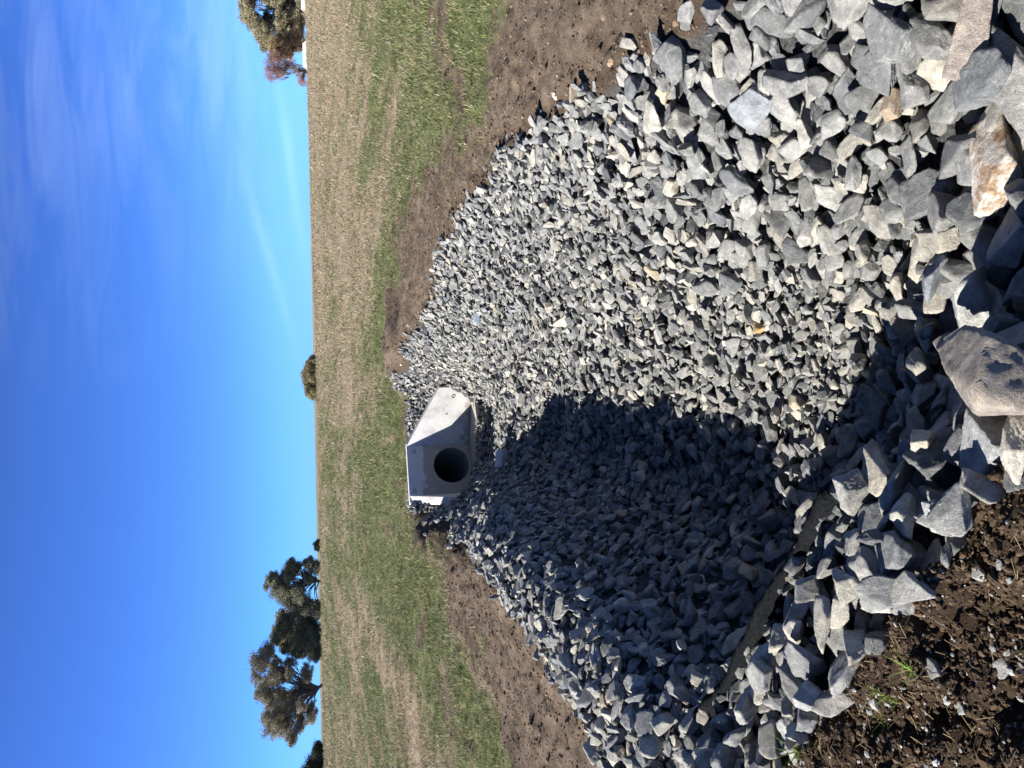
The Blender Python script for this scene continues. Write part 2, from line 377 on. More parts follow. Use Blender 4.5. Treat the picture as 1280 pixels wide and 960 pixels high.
# pipe barrel behind the wall
V = []; Fc = []
for r_, in ((PR+.001,), (PR+.05,)):
    for off in (TH-.03 if r_ < PR+.01 else TH+.002, 2.6):
        for i in range(NR):
            a = i*2*math.pi/NR; V.append(wallpt(s0+r_*math.cos(a), pcz+r_*math.sin(a), off))
for i in range(NR):
    j = (i+1) % NR
    Fc += [(i, j, NR+j, NR+i), (2*NR+i, 2*NR+j, 3*NR+j, 3*NR+i), (NR+i, NR+j, 3*NR+j, 3*NR+i)]
V.append(wallpt(s0, pcz, 2.5)); Fc += [(NR+i, NR+(i+1) % NR, 4*NR) for i in range(NR)]
solid('pipe', V, Fc, M_PIPE, hw, bev=0)
def wing(A, B, N, ext):
    A = np.array(A); B = np.array(B)
    P = [A, B, B+N*TH, A+N*TH+ext]
    def z(p, top): return top
    d = .14                                                    # short level shoulder next to the back wall
    V = []
    for p, t in zip(P, (TOP, ETOP, ETOP, TOP)): V.append((p[0], p[1], BASE-.02)); V.append((p[0], p[1], t))
    Fc = [(0, 2, 4, 6), (1, 3, 5, 7), (0, 2, 3, 1), (2, 4, 5, 3), (4, 6, 7, 5), (6, 0, 1, 7)]
    w = solid('wing_wall', V, Fc, M_CONC, hw, bev=.008)
    return w
wl = wing(WL-LN*.002-BACKN*.0, EL, LN, BACKN*TH+_wd*0)
wl['label'] = 'near wing wall seen end on with a sunlit sloping top'
wr = wing(WR, ER, RN, BACKN*TH*.55)
wr['label'] = 'bright sunlit wing wall with a diagonal shadow across it'
FL = [tuple(WL+LN*.0), tuple(WR), tuple(ER+_rd*.0), tuple(ER+_rd*-.02+np.array((-.03, -.10))), tuple(EL+_ld*.03+np.array((.03, 0))), tuple(EL)]
V = [(p[0], p[1], -.99) for p in FL]+[(p[0], p[1], -.925) for p in FL]
k = len(FL); Fc = [tuple(range(k)), tuple(range(k, 2*k))]+[(i, (i+1) % k, k+(i+1) % k, k+i) for i in range(k)]
solid('floor_slab', V, Fc, M_CONC, hw, bev=.008)
def socket(center, normal, r=.035):
    nz = Vector((*normal, 0)); R = nz.to_track_quat('Z', 'Y').to_matrix()
    V = []; 
    for h, rr in ((0, r), (.006, r), (.006, r*.72), (-.012, r*.6)):
        for i in range(20):
            a = i*math.pi/10; p = Vector(center)+R @ Vector((rr*math.cos(a), rr*math.sin(a), h)); V.append(tuple(p))
    Fc = [(b*20+i, b*20+(i+1) % 20, b*20+20+(i+1) % 20, b*20+20+i) for b in range(3) for i in range(20)]+[tuple(range(60, 80))]
    return V, Fc
for par, c, nn, r in ((bw, wallpt(.08, 0.04, 0), -BACKN, .03), (bw, wallpt(wlen-.09, 0.01, 0), -BACKN, .035),
                   (wr, (*(WR+_rd*.13), -.80), -RN, .04), (wr, (*(WR+_rd*.56), -.52), -RN, .012), (wr, (*(ER-_rd*.16), -.62), -RN, .03)):
    V, Fc = socket(c, nn, r); o = solid('lifting_socket', V, Fc, M_DARK, par, bev=0)
# ------------------------------------------------------------------ rock shapes
def hull_shape(seed):
    r = np.random.default_rng(seed)
    bm = bmesh.new(); bmesh.ops.create_cube(bm, size=2.2)
    for k in range(int(r.integers(7, 12))):
        d = r.normal(size=3); d /= np.linalg.norm(d); off = r.uniform(.5, .95)
        g = bm.verts[:]+bm.edges[:]+bm.faces[:]
        ret = bmesh.ops.bisect_plane(bm, geom=g, plane_co=Vector(d*off), plane_no=Vector(d), clear_outer=True, dist=1e-5)
        ed = [e for e in ret['geom_cut'] if isinstance(e, bmesh.types.BMEdge)]
        if len(ed) > 2: bmesh.ops.edgeloop_fill(bm, edges=ed)
    bmesh.ops.remove_doubles(bm, verts=bm.verts[:], dist=.02)
    bmesh.ops.recalc_face_normals(bm, faces=bm.faces[:])
    bm.verts.index_update()
    V = np.array([v.co[:] for v in bm.verts]); Fs = [[v.index for v in f.verts] for f in bm.faces if len(f.verts) > 2]
    N, D = [], []
    for f in bm.faces:
        nn = np.array(f.normal[:]); 
        if np.linalg.norm(nn) < .5: continue
        if any(nn@m > .999 for m in N): continue
        N.append(nn); D.append(max(V[[v.index for v in f.verts]]@nn))
    bm.free()
    c = V.mean(0); V = V-c; N = np.array(N); D = np.array(D)-N@c
    s = 1/np.abs(V).max(0).mean()
    return V*s, Fs, N, D*s
LIB = [hull_shape(100+i) for i in range(48)]
def tri_faces(Fs):
    out = []
    for f in Fs:
        for i in range(1, len(f)-1): out.append((f[0], f[i], f[i+1]))
    return np.array(out)
LIBT = [tri_faces(s[1]) for s in LIB]
def ico(sub):
    bm = bmesh.new(); bmesh.ops.create_icosphere(bm, subdivisions=sub, radius=1); bm.verts.ensure_lookup_table()
    V = np.array([v.co[:] for v in bm.verts]); F = np.array([[v.index for v in f.verts] for f in bm.faces]); bm.free(); return V, F
ICO = {k: ico(k) for k in (1, 2, 3, 4, 5, 6)}
def carve(si, sub, seed, rough=1.):
    """polyhedron lib shape projected on an icosphere, edges slightly worn, faces fractured"""
    _, _, N, D = LIB[si]; U, F = ICO[sub]
    k = np.clip(U@N.T, 1e-3, None)/np.maximum(D, .15)
    p = 60.
    r = (k**p).sum(1)**(-1/p)
    V = U*r[:, None]; sd = seed*1.37
    n1 = fbm(V[:, 0]*1.7+sd, V[:, 1]*1.7, V[:, 2]*1.7, oct=3, seed=seed % 97)
    lay = V@np.array((.2, .3, .93))*5+n1*2.2
    stp = (lay-np.floor(lay)); stp = smooth(.75, 1, stp)-stp     # chipped layers
    n2 = fbm(V[:, 0]*6+sd, V[:, 1]*6, V[:, 2]*6, oct=4, seed=seed % 89+5, gain=.6)
    r = r*(1+rough*(.045*n1+.022*stp+.022*n2))
    return U*r[:, None], F
def rotm(a, b, c):
    return np.array(Matrix.Rotation(a, 3, 'Z') @ Matrix.Rotation(b, 3, 'X') @ Matrix.Rotation(c, 3, 'Z'))
def rot_normal(nv, az, tilt, taz):
    """thin axis near nv, tilted by tilt towards taz, spun by az"""
    q = Vector((0, 0, 1)).rotation_difference(Vector(nv)).to_matrix()
    t = Matrix.Rotation(taz, 3, 'Z') @ Matrix.Rotation(tilt, 3, 'X') @ Matrix.Rotation(az, 3, 'Z')
    return np.array(q @ t)
# ------------------------------------------------------------------ stone apron: stones dropped one by one on a height grid
CS = .014; GX0, GY0 = -2.4, -.7; GNX, GNY = int(4.8/CS), int(14.2/CS)
gx = GX0+(np.arange(GNX)+.5)*CS; gy = GY0+(np.arange(GNY)+.5)*CS
GX, GY = np.meshgrid(gx, gy)
H = terrain_z(GX, GY, False).astype(float); H0 = H.copy()
INSIDE = poly_dist(GX, GY, ROCK_P)+rock_edge_warp(GX, GY)
BLOCK = poly_dist(GX, GY, FOOT_P) > .05
gyv, gxv = np.gradient(H0, CS)
ID = np.full(H.shape, -1, np.int32)
def size_at(x, y):
    d = math.hypot(x, y)
    s = .036-.0112*max(0, min(1, (y-3)/1.6))
    big = max(0, min(1, (2.35-y-.15*x)/.5)); s = s*(1-big)+.058*big
    rb = max(0, min(1, (x-.45)/.5))*max(0, min(1, (4.2-y)/1.2)); s = max(s, s*(1-rb)+.048*rb)
    nl = max(0, min(1, (-.1-x)/.4))*max(0, min(1, (3.1-y)/.5)); s = max(s, s*(1-nl)+.045*nl)
    fl = math.exp(-((x-.1)/.55)**2-((y-3.0)/.42)**2); s = s*(1-.5*fl)
    return s
PALETTE = [(.130, .133, .133), (.160, .161, .156), (.195, .193, .183), (.100, .105, .108), (.215, .205, .182), (.255, .240, .205), (.062, .065, .067), (.26, .215, .155), (.30, .28, .235)]
PW = np.array([.22, .24, .20, .12, .09, .055, .04, .014, .021]); PW /= PW.sum()
TONE = ['slate-grey', 'mid-grey', 'light-grey', 'blue-grey', 'warm-grey', 'cream-grey', 'near-black', 'tan', 'cream']
rocks = []     # dict(si, M, c, tone, col, r)
def drop(x, y, si, M, pct=78, force=False, zfix=None):
    V, Fs, N, D = LIB[si]
    Mi = np.linalg.inv(M).T
    Nw = N@Mi.T; ln = np.linalg.norm(Nw, axis=1); Nw = Nw/ln[:, None]; Dw = D/ln
    W = V@M.T; mn = W.min(0); mx = W.max(0)
    i0 = int((x+mn[0]-GX0)/CS); i1 = int((x+mx[0]-GX0)/CS)+1; j0 = int((y+mn[1]-GY0)/CS); j1 = int((y+mx[1]-GY0)/CS)+1
    if i0 < 0 or j0 < 0 or i1 >= GNX or j1 >= GNY: return None
    if BLOCK[j0:j1, i0:i1].any() and not force: return None
    dx = gx[i0:i1]-x; dy = (gy[j0:j1]-y)[:, None]
    top = np.full((j1-j0, i1-i0), 9.); bot = np.full_like(top, -9.)
    for nn, d in zip(Nw, Dw):
        if abs(nn[2]) < 1e-3: continue
        zz = (d-nn[0]*dx-nn[1]*dy)/nn[2]
        if nn[2] > 0: np.minimum(top, zz, out=top)
        else: np.maximum(bot, zz, out=bot)
    ok = top > bot
    if ok.sum() < 3: return None
    h = H[j0:j1, i0:i1]
    zc = np.percentile((h-bot)[ok], pct)
    return zc, (j0, j1, i0, i1), ok, top
def commit(res, rk):
    zc, (j0, j1, i0, i1), ok, top = res
    h = H[j0:j1, i0:i1]; t = top+zc; m = ok & (t > h)
    h[m] = t[m]; ID[j0:j1, i0:i1][m] = len(rocks)
    rk['z'] = zc; rocks.append(rk)
def local_normal(x, y):
    i = min(max(int((x-GX0)/CS), 0), GNX-1); j = min(max(int((y-GY0)/CS), 0), GNY-1)
    v = np.array((-gxv[j, i], -gyv[j, i], 1)); return v/np.linalg.norm(v)
# candidate points
cand = []
gxp, gyp = np.meshgrid(np.arange(-2.3, 2.3, .1), np.arange(-.6, 13.3, .1))
for px, py in zip(gxp.ravel(), gyp.ravel()):
    i = int((px+.05-GX0)/CS); j = int((py+.05-GY0)/CS)
    if i < 0 or j < 0 or i >= GNX or j >= GNY or INSIDE[j, i] < -.12: continue
    s = size_at(px, py); cover = 1.75 if py > 1. else 1.0
    nn = cover*.01/(2.3*s*s)
    k = int(nn)+(rng.random() < nn-int(nn))
    for _ in range(k): cand.append((px+rng.random()*.1, py+rng.random()*.1))
cand = np.array(cand); rng.shuffle(cand)
print('candidates', len(cand), time.time()-T0)
gp = [(-.40, 2.06), (-.47, 2.14), (-.55, 2.22), (-.75, 2.37), (-1.0, 2.55), (-1.2, 2.72), (-1.36, 2.86), (-1.5, 3.0)]
GPX = np.interp(np.linspace(0, 7, 90), range(8), [p[0] for p in gp]); GPY = np.interp(np.linspace(0, 7, 90), range(8), [p[1] for p in gp])
for ci, (x, y) in enumerate(cand):
    s = size_at(x, y)
    late = ci/len(cand)
    r = s*math.exp(rng.normal(-.08, .30))*(1.12 if late > .6 else .95 if late > .25 else .72)
    r = min(r, s*1.9)
    best = None
    for t in range(2):
        xx, yy = (x, y) if t == 0 else (x+rng.normal(0, .02), y+rng.normal(0, .02))
        if yy < 3.1 and xx < -.2 and np.hypot(GPX-xx, GPY-yy).min() < .35*r: continue
        i = int((xx-GX0)/CS); j = int((yy-GY0)/CS)
        if i < 0 or j < 0 or i >= GNX or j >= GNY or INSIDE[j, i] < (r*.5 if yy < 2.6 or rng.random() > .04 else -.15): continue
        si = int(rng.integers(len(LIB)))
        tilt = abs(rng.normal(0, .42)) if rng.random() < .8 else rng.uniform(.6, 1.4)
        R = rot_normal(local_normal(xx, yy), rng.uniform(0, 6.28), tilt, rng.uniform(0, 6.28))
        sc = np.array((rng.uniform(1.05, 1.65), rng.uniform(.75, 1.1), rng.uniform(.38, .75)))*r
        M = R@np.diag(sc)
        res = drop(xx, yy, si, M)
        if res is None or res[0]-H0[j, i] > .075+.55*r and late > .25: continue
        if best is None or res[0] < best[0][0]: best = (res, dict(si=si, M=M, x=xx, y=yy, r=r, sc=sc))
    if best is None: continue
    tone = int(rng.choice(len(PALETTE), p=PW))
    warm = smooth(.1, .7, fbm(np.array(best[1]['x']*.8), np.array(best[1]['y']*.5), oct=2, seed=77))
    if rng.random() < .20*warm*(best[1]['y'] < 4.5): tone = int(rng.choice([4, 5, 8]))
    best[1]['tone'] = tone; best[1]['col'] = np.array(PALETTE[tone])*rng.uniform(.92, 1.42)
    commit(best[0], best[1])
for _ in range(420):                                              # fines packed against the felt edge
    k = int(rng.integers(90)); a = rng.uniform(0, 6.28); dd = rng.uniform(.02, .17); x, y = GPX[k]+dd*math.cos(a), GPY[k]+dd*math.sin(a)
    i = int((x-GX0)/CS); j = int((y-GY0)/CS); r = rng.uniform(.022, .045)
    if INSIDE[j, i] < r*.5: continue
    si = int(rng.integers(len(LIB))); M = rot_normal(local_normal(x, y), rng.uniform(0, 6.28), abs(rng.normal(0, .45)), rng.uniform(0, 6.28))@np.diag(np.array((1.3, .95, .6))*r)
    res = drop(x, y, si, M)
    if res is None or res[0] > .0: continue
    tone = int(rng.choice(len(PALETTE), p=PW)); commit(res, dict(si=si, M=M, x=x, y=y, r=r, sc=np.array((1.3, .95, .6))*r, tone=tone, col=np.array(PALETTE[tone])*rng.uniform(.82, 1.2)))
print('dropped', len(rocks), time.time()-T0)
# stones one can single out in the photograph: x, y, (half sizes), spin, tilt, tilt dir, shape, tone colour, material, label
HERO = [
 (.56, 1.62, (.15, .105, .06), 1.9, .35, 1.2, 3, (.6, .55, .5), 'rust', 'big white rock mottled with rust-brown, near the photo\'s right edge'),
 (.19, 1.70, (.15, .12, .085), .5, .5, 2.8, 11, (.40, .40, .385), '', 'large pale grey block with smooth sloping faces beside the domed brown slab'),
 (-.01, 1.45, (.19, .13, .11), 1.85, .25, 3.0, 21, (.31, .27, .225), 'streak', 'biggest stone, long domed slab with brown streaks at the photo\'s right edge'),
 (-.19, 1.53, (.13, .09, .06), 1.2, .5, 4.2, 7, (.33, .335, .34), '', 'split grey rock in parallel flakes beside bare soil below the domed slab'),
 (-.17, 1.73, (.06, .045, .035), .4, .3, 2.0, 15, (.50, .46, .37), '', 'small cream stone with a rounded lit face near the split grey rock'),
 (1.04, 2.62, (.11, .085, .028), 1.5, .15, .5, 9, (.27, .29, .31), '', 'smooth flat oval slate slab lying on the upper part of the slope'),
 (.75, 1.61, (.13, .095, .08), 1.4, .3, 1.0, 27, (.17, .18, .19), '', 'rounded dark grey boulder with a rough top above the rust-speckled rock'),
 (.25, 3.35, (.055, .04, .03), .3, .3, 1.0, 5, (.48, .32, .15), '', 'small orange-tan stone lying alone among the fine grey gravel'),
 (.50, 5.86, (.13, .06, .05), .9, .2, 1.0, 18, (.47, .43, .34), '', 'long cream stone lying across the middle of the grey slope'),
 (.62, 5.98, (.08, .06, .045), 2.1, .3, 3.0, 30, (.45, .40, .32), '', 'cream stone touching the far end of the long cream stone mid slope'),
 (.72, 8.18, (.085, .06, .06), .9, .9, 2.0, 12, (.17, .22, .28), '', 'blue-grey block standing up alone on the far part of the slope'),
 (.82, 1.98, (.07, .05, .05), .9, .5, 2.0, 33, (.36, .28, .2), '', 'brown-tan stone with a dark shaded side in the upper right of the apron'),
 (-.37, 1.74, (.075, .06, .055), .6, .5, 3.4, 2, (.47, .45, .39), '', 'cream-grey wedge beside the black pitted stone on the near rim'),
 (-.36, 1.60, (.085, .06, .045), 1.9, .9, 3.7, 14, (.42, .42, .41), '', 'pale stone with a raised sharp ridge on the near rim at the soil edge'),
 (-.44, 1.79, (.055, .045, .045), 1.1, .4, 1.0, 24, (.09, .095, .1), '', 'black pitted stone on the near rim beside the cream-grey wedge'),
 (-.62, 1.97, (.085, .075, .075), .3, .25, 3.4, 36, (.42, .40, .34), '', 'pyramid-shaped tan-grey stone standing on the near rim'),
 (-.63, 1.81, (.07, .05, .05), 1.7, .5, 3.0, 19, (.46, .44, .38), '', 'cream stone with a flat lit face next to the pyramid-shaped stone'),
 (-.80, 1.93, (.12, .07, .06), 1.1, .35, 3.4, 40, (.37, .345, .30), '', 'long broken tan-grey rock at the soil edge of the near rim'),
 (-.98, 2.07, (.08, .055, .04), .8, .5, 3.2, 6, (.36, .36, .35), '', 'leaning grey stone with a pale flat end near the green grass tuft'),
 (-1.18, 2.30, (.08, .065, .05), .2, .5, 3.0, 23, (.34, .35, .35), '', 'grey stone with curved white scratches above the grass tuft at the rim'),
 (.88, 1.60, (.13, .085, .06), .4, .3, 2.0, 17, (.36, .31, .27), '', 'broad pinkish brown-grey block at the photo\'s top right corner'),
 (.36, 1.57, (.10, .07, .055), 1.4, .6, 2.6, 29, (.34, .34, .33), '', 'tall grey stone between the rust-speckled rock and the large pale block'),
 (.97, 3.52, (.10, .06, .05), .9, .3, 1.0, 35, (.47, .43, .35), '', 'cream-tan stone high on the sunlit slope'),
 (-.12, 3.17, (.07, .06, .04), .9, .3, 1.0, 8, (.42, .37, .28), '', 'tan-cream flat stone on the valley floor just outside the big shadow'),
 (.31, 1.90, (.085, .075, .035), .2, .4, 2.0, 44, (.20, .22, .25), '', 'dark slate wedge leaning at the top of the near bank'),
]
for x, y, sz, az, tl, td, si, col, mk, lab in HERO:
    R = rot_normal(local_normal(x, y), az, tl, td); M = R@np.diag(np.array(sz)*(.95 if sz[0] > .1 else .85)*(.86 if x < -.3 else 1))
    res = drop(x, y, si, M, pct=45 if sz[0] > .1 else 60)
    if res is None: print('hero lost', lab); continue
    commit(res, dict(si=si, M=M, x=x, y=y, r=max(sz), sc=np.array(sz), tone=-1, col=np.array(col)*.76, hero=lab, mk=mk))
# ---- which stones show largest from the viewpoint
pitch = math.atan(248/961); roll = math.radians(1.2)
Fv = Vector((0, math.cos(pitch), -math.sin(pitch))); U0 = Vector((0, math.sin(pitch), math.cos(pitch))); R0 = Vector((1, 0, 0))
Uv = U0*math.cos(roll)+R0*math.sin(roll); Rv = R0*math.cos(roll)-U0*math.sin(roll)
P = np.stack([GX, GY, H-EYE], -1); dep = P@np.array(Fv); ux = P@np.array(Rv)/np.maximum(dep, .1)*961+480; vy = 640-P@np.array(Uv)/np.maximum(dep, .1)*961
ok = (dep > .3) & (ux > 0) & (ux < 960) & (vy > 0) & (vy < 1280)
zb = np.full((161, 121), 99.); np.minimum.at(zb, ((vy[ok]/8).astype(int), (ux[ok]/8).astype(int)), dep[ok])
vis = ok.copy(); vis[ok] = dep[ok] < zb[(vy[ok]/8).astype(int), (ux[ok]/8).astype(int)]+.22
gyh, gxh = np.gradient(H, CS)
view = -P/np.linalg.norm(P, axis=-1, keepdims=True)
facing = np.clip((view[..., 2]-gxh*view[..., 0]-gyh*view[..., 1]), 0, 3)
area = np.where(vis, (961*CS/np.maximum(dep, .3))**2*facing, 0)
score = np.bincount(ID[ID >= 0], weights=area[ID >= 0], minlength=len(rocks))
pu = np.zeros(len(rocks)); pv = np.zeros(len(rocks)); pd = np.full(len(rocks), 99.)
for i, rk in enumerate(rocks):
    p = Vector((rk['x'], rk['y'], rk['z']-EYE)); d = p.dot(Fv)
    if d > .2: pu[i], pv[i], pd[i] = p.dot(Rv)/d*961+480, 640-p.dot(Uv)/d*961, d
for i, rk in enumerate(rocks):
    if 'hero' in rk: score[i] += 1e6
order = np.argsort(-score); IND = [int(i) for i in order[:300]]; inds = set(IND)
print('smallest singled out, px area', score[IND[-1]], 'visible', (score > 1).sum())
# ---- the many: one mesh
SV, SF, SC = [], [], []; off = 0
mid = set(int(i) for i in order[300:1100])
for i, rk in enumerate(rocks):
    if i in inds: continue
    if i in mid: V, Fa = carve(rk['si'], 3, i, 1.0)
    else: V, Fa = LIB[rk['si']][0], LIBT[rk['si']]
    W = V@rk['M'].T+np.array((rk['x'], rk['y'], rk['z']))
    SV.append(W); SF.append(Fa+off); SC.append(np.repeat(rk['col'][None], len(W), 0)); off += len(W)
apron = mesh_np('rock_riprap', np.concatenate(SV), np.concatenate(SF), M_ROCK, col=np.concatenate(SC), smooth_shade=False)
prop(apron, 'mass of broken grey quarry stone lining the drainage basin', 'riprap', kind='stuff')
print('riprap', off, time.time()-T0)
# ---- labels for the singled-out stones
def shape_word(sc):
    a, b, c = sorted(sc, reverse=True)
    if c/b < .52: return 'slab-like stone' if a/b < 1.45 else 'thin stone sliver'
    if a/b > 1.6: return 'long narrow stone'
    if a/b > 1.3: return 'wedge-shaped stone'
    return 'blocky stone'
def place_word(rk, u, v):
    x, y = rk['x'], rk['y']
    if y > 4.3: return 'on the middle slope'
    if x < -.15 and y < 3.0: return 'on the near rim'
    if v > 1120: return 'along the right edge'
    if x > .75: return 'on the top-right bank'
    if v > 1000: return 'where fine gravel ends'
    return 'in the right-hand gravel'
lab = {}
for i in IND:
    rk = rocks[i]
    if 'hero' in rk: continue
    sw = 'large ' if score[i] > 1500 else ('' if score[i] > 500 else 'small ')
    lab.setdefault((sw+TONE[rk['tone']]+' '+shape_word(rk['sc']), place_word(rk, pu[i], pv[i])), []).append(i)
final = {}
ORD = 'first second third fourth fifth sixth seventh eighth ninth tenth eleventh twelfth thirteenth fourteenth fifteenth sixteenth seventeenth eighteenth nineteenth twentieth'.split()
for (a, b), L in lab.items():
    if len(L) == 1: final[L[0]] = f'{a} {b}, the only such one'; continue
    L = sorted(L, key=lambda i: -pu[i]); K = len(L)
    for k, i in enumerate(L):
        if k == 0: final[i] = f"{a} {b}, nearest the photo's top"
        elif k == K-1: final[i] = f"{a} {b}, nearest the photo's bottom"
        elif k < 20: final[i] = f"{a} {b}, {ORD[k]} from the photo's top"
        else: final[i] = f"{a} {b}, {ORD[min(K-1-k, 19)]} from the photo's bottom"
if __import__('os').environ.get('DBG'):
    for i in IND:
        if 'hero' in rocks[i]: print('HERO', round(640+(pv[i]-640)), round(960-pu[i]), rocks[i]['hero'][:40], round(score[i]-1e6))
    for q in ((-.75,2.37),(-1.,2.55),(-.5,2.1),(0,1.5),(.5,1.6),(-1.3,2.8),(-1.67,5.57),(-1.5,5.5)): print(q, float(H[int((q[1]-GY0)/CS), int((q[0]-GX0)/CS)]), float(H0[int((q[1]-GY0)/CS), int((q[0]-GX0)/CS)]))
    print('NB', len(rocks), (score > 1).sum(), score[IND[-1]])
for n_, i in enumerate(IND):
    rk = rocks[i]; hero = 'hero' in rk
    sub = 5 if (score[i] % 1e6 > 1300 or hero and rk['y'] < 3) else 4
    V, Fa = carve(rk['si'], sub, i, .6 if rk.get('mk') == 'streak' else 1.15)
    o = mesh_np('rock', V@rk['M'].T, Fa, {'rust': M_RUST, 'streak': M_ROCK}.get(rk.get('mk'), M_ROCK), col=np.repeat(rk['col'][None], len(V), 0),
                smooth_shade=True, loc=(rk['x'], rk['y'], rk['z']))
    prop(o, rk['hero'] if hero else final[i], 'rock', 'largest loose stones of the riprap apron')
print('individual rocks', time.time()-T0)
# small concrete offcut on the valley floor
def surf(x, y):
    i = min(max(int((x-GX0)/CS), 0), GNX-1); j = min(max(int((y-GY0)/CS), 0), GNY-1); return float(H[j, i])
bm = bmesh.new(); bmesh.ops.create_cube(bm, size=1)
for v in bm.verts: v.co = Vector((v.co.x*.21, v.co.y*.13, v.co.z*.09))+Vector((0, 0, 0))
bmesh.ops.bevel(bm, geom=bm.edges[:], offset=.008, segments=2, affect='EDGES')
bmesh.ops.subdivide_edges(bm, edges=[e for e in bm.edges if e.calc_length() > .05], cuts=3, use_grid_fill=True)
for v in bm.verts:
    q_ = v.co*22; v.co += v.normal*.003*float(fbm(np.array(q_.x), np.array(q_.y), np.array(q_.z)))
me = bpy.data.meshes.new('concrete_offcut'); bm.to_mesh(me); bm.free(); me.materials.append(M_CONC)
o = bpy.data.objects.new('concrete_offcut', me); C.objects.link(o); o.location = (-.86, 8.6, surf(-.86, 8.6)+.05); o.rotation_euler = (.45, .15, .2)
prop(o, 'pale squared concrete offcut lying on stones at the shadow edge before the headwall', 'concrete block')
# ------------------------------------------------------------------ geotextile sheet standing up along the near bank
gp = np.array(gp); tt = np.linspace(0, len(gp)-1, 160)
px_ = np.interp(tt, range(len(gp)), gp[:, 0]); py_ = np.interp(tt, range(len(gp)), gp[:, 1])
for _ in range(30): px_[1:-1] = (px_[:-2]+px_[2:])/2; py_[1:-1] = (py_[:-2]+py_[2:])/2
tx, ty = np.gradient(px_), np.gradient(py_); L_ = np.hypot(tx, ty); nxv, nyv = -ty/L_, tx/L_
if (nxv*.7+nyv*.7).mean() < 0: nxv, nyv = -nxv, -nyv             # towards the valley
rowsV = []
base = .0+0*px_
k_ = np.ones(25)/25; base = np.convolve(np.pad(base, 12, mode='edge'), k_, 'valid')
NP = 16
for j in range(NP):
    s = j/(NP-1); zz = base-.10+.185*s+.006*fbm(tt*3, np.full_like(tt, s*2), oct=3, seed=4)*(s > .6)
    lean = .05*s**2+.008*fbm(tt*1.5, np.full_like(tt, s*3), oct=3, seed=6)
    fr = .004*fbm(tt*14, np.full_like(tt, 0.), oct=3, seed=8) if j == NP-1 else 0
    rowsV.append(np.stack([px_+nxv*lean, py_+nyv*lean, zz+fr-.062+.016*np.sin(tt*1.9+.5)+.008*np.sin(tt*4.3)], -1))
for j in range(5):                                              # folded hem lying back over the bank
    s = (j+1)/5; rowsV.append(np.stack([px_+nxv*(.05+.045*s), py_+nyv*(.05+.045*s), rowsV[NP-1][:, 2]-.035*s**2*1.2], -1))
Vg = np.stack(rowsV); nr, nc = Vg.shape[:2]; ii = np.arange(nr*nc).reshape(nr, nc)
Fg = np.stack([ii[:-1, :-1], ii[:-1, 1:], ii[1:, 1:], ii[1:, :-1]], -1).reshape(-1, 4)
geo = mesh_np('geotextile_sheet', Vg.reshape(-1, 3), Fg, M_FELT, smooth_shade=True)
md = geo.modifiers.new('thickness', 'SOLIDIFY'); md.thickness = .006
prop(geo, 'dark grey felt geotextile edge standing up between the near rim stones and the shaded valley', 'geotextile sheet')
# ------------------------------------------------------------------ soil clods, gravel chips, dry straw
def scatter(n, fx, fy, keep):
    out = []
    while sum(len(a) for a in out) < n:
        x = rng.uniform(*fx, n); y = rng.uniform(*fy, n); k = keep(x, y) > rng.random(n); out.append(np.stack([x[k], y[k]], -1))
    return np.concatenate(out)[:n]
def lumps(name, pts, r, flat, mat, colf, sub=1, label=None, cat=None, jag=.3, sink=.2):
    U, F = ICO[sub]; n = len(pts); z = terrain_z(pts[:, 0], pts[:, 1])
    nv = len(U); V = np.repeat(U[None], n, 0)*(1+jag*rng.normal(size=(n, nv, 1))*.6)
    sc = r[:, None]*np.stack([rng.uniform(.8, 1.5, n), rng.uniform(.7, 1.1, n), rng.uniform(*flat, n)], -1)
    V = V*sc[:, None, :]
    a = rng.uniform(0, 6.28, n); t = rng.normal(0, .35, n)
    c, s = np.cos(t)[:, None], np.sin(t)[:, None]; y_, z_ = V[..., 1]*c-V[..., 2]*s, V[..., 1]*s+V[..., 2]*c
    V = np.stack([V[..., 0], y_, z_], -1)
    c, s = np.cos(a)[:, None], np.sin(a)[:, None]; V = np.stack([V[..., 0]*c-V[..., 1]*s, V[..., 0]*s+V[..., 1]*c, V[..., 2]], -1)
    V += np.stack([pts[:, 0], pts[:, 1], z+sc[:, 2]*sink], -1)[:, None]
    Fa = (F[None]+(np.arange(n)*nv)[:, None, None]).reshape(-1, 3)
    o = mesh_np(name, V.reshape(-1, 3), Fa, mat, col=np.repeat(colf(n), nv, 0), smooth_shade=False)
    return prop(o, label, cat, kind='stuff')
def outd(x, y): return poly_dist(x, y, ROCK_P)
# near soil (at the viewer's feet)
keep = lambda x, y: (outd(x, y) < .02)*1.
p1 = scatter(26000, (-2.6, .3), (.9, 4.2), lambda x, y: (outd(x, y) < .03)*(x/np.maximum(y, .1) > -.75)*(x/np.maximum(y, .1) < .2)*smooth(4.2, 2, y))
p2 = scatter(16000, (-4.2, 5), (2.6, 13.6), lambda x, y: (outd(x, y) < .02)*np.maximum(soil_f(x, y)*.35, np.exp(-((outd(x, y)+.08)/.10)**2))*(np.abs(x)/y < .62))
pts = np.concatenate([p1, p2]); rr = np.concatenate([np.exp(rng.normal(math.log(.0036), .5, len(p1))), np.exp(rng.normal(math.log(.0055), .5, len(p2)))])
def clodcol(n):
    near = np.arange(n) < len(p1)
    a = np.where(near[:, None], np.array((.058, .040, .026)), np.array((.10, .072, .050)))
    return a*np.exp(rng.normal(0, .35, (n, 1)))
lumps('soil_clods', pts, np.clip(rr, .002, .02), (.6, 1.), M_CLOD, clodcol, 1, 'loose brown soil clods strewn over the bare soil margins', 'soil clods', .27)
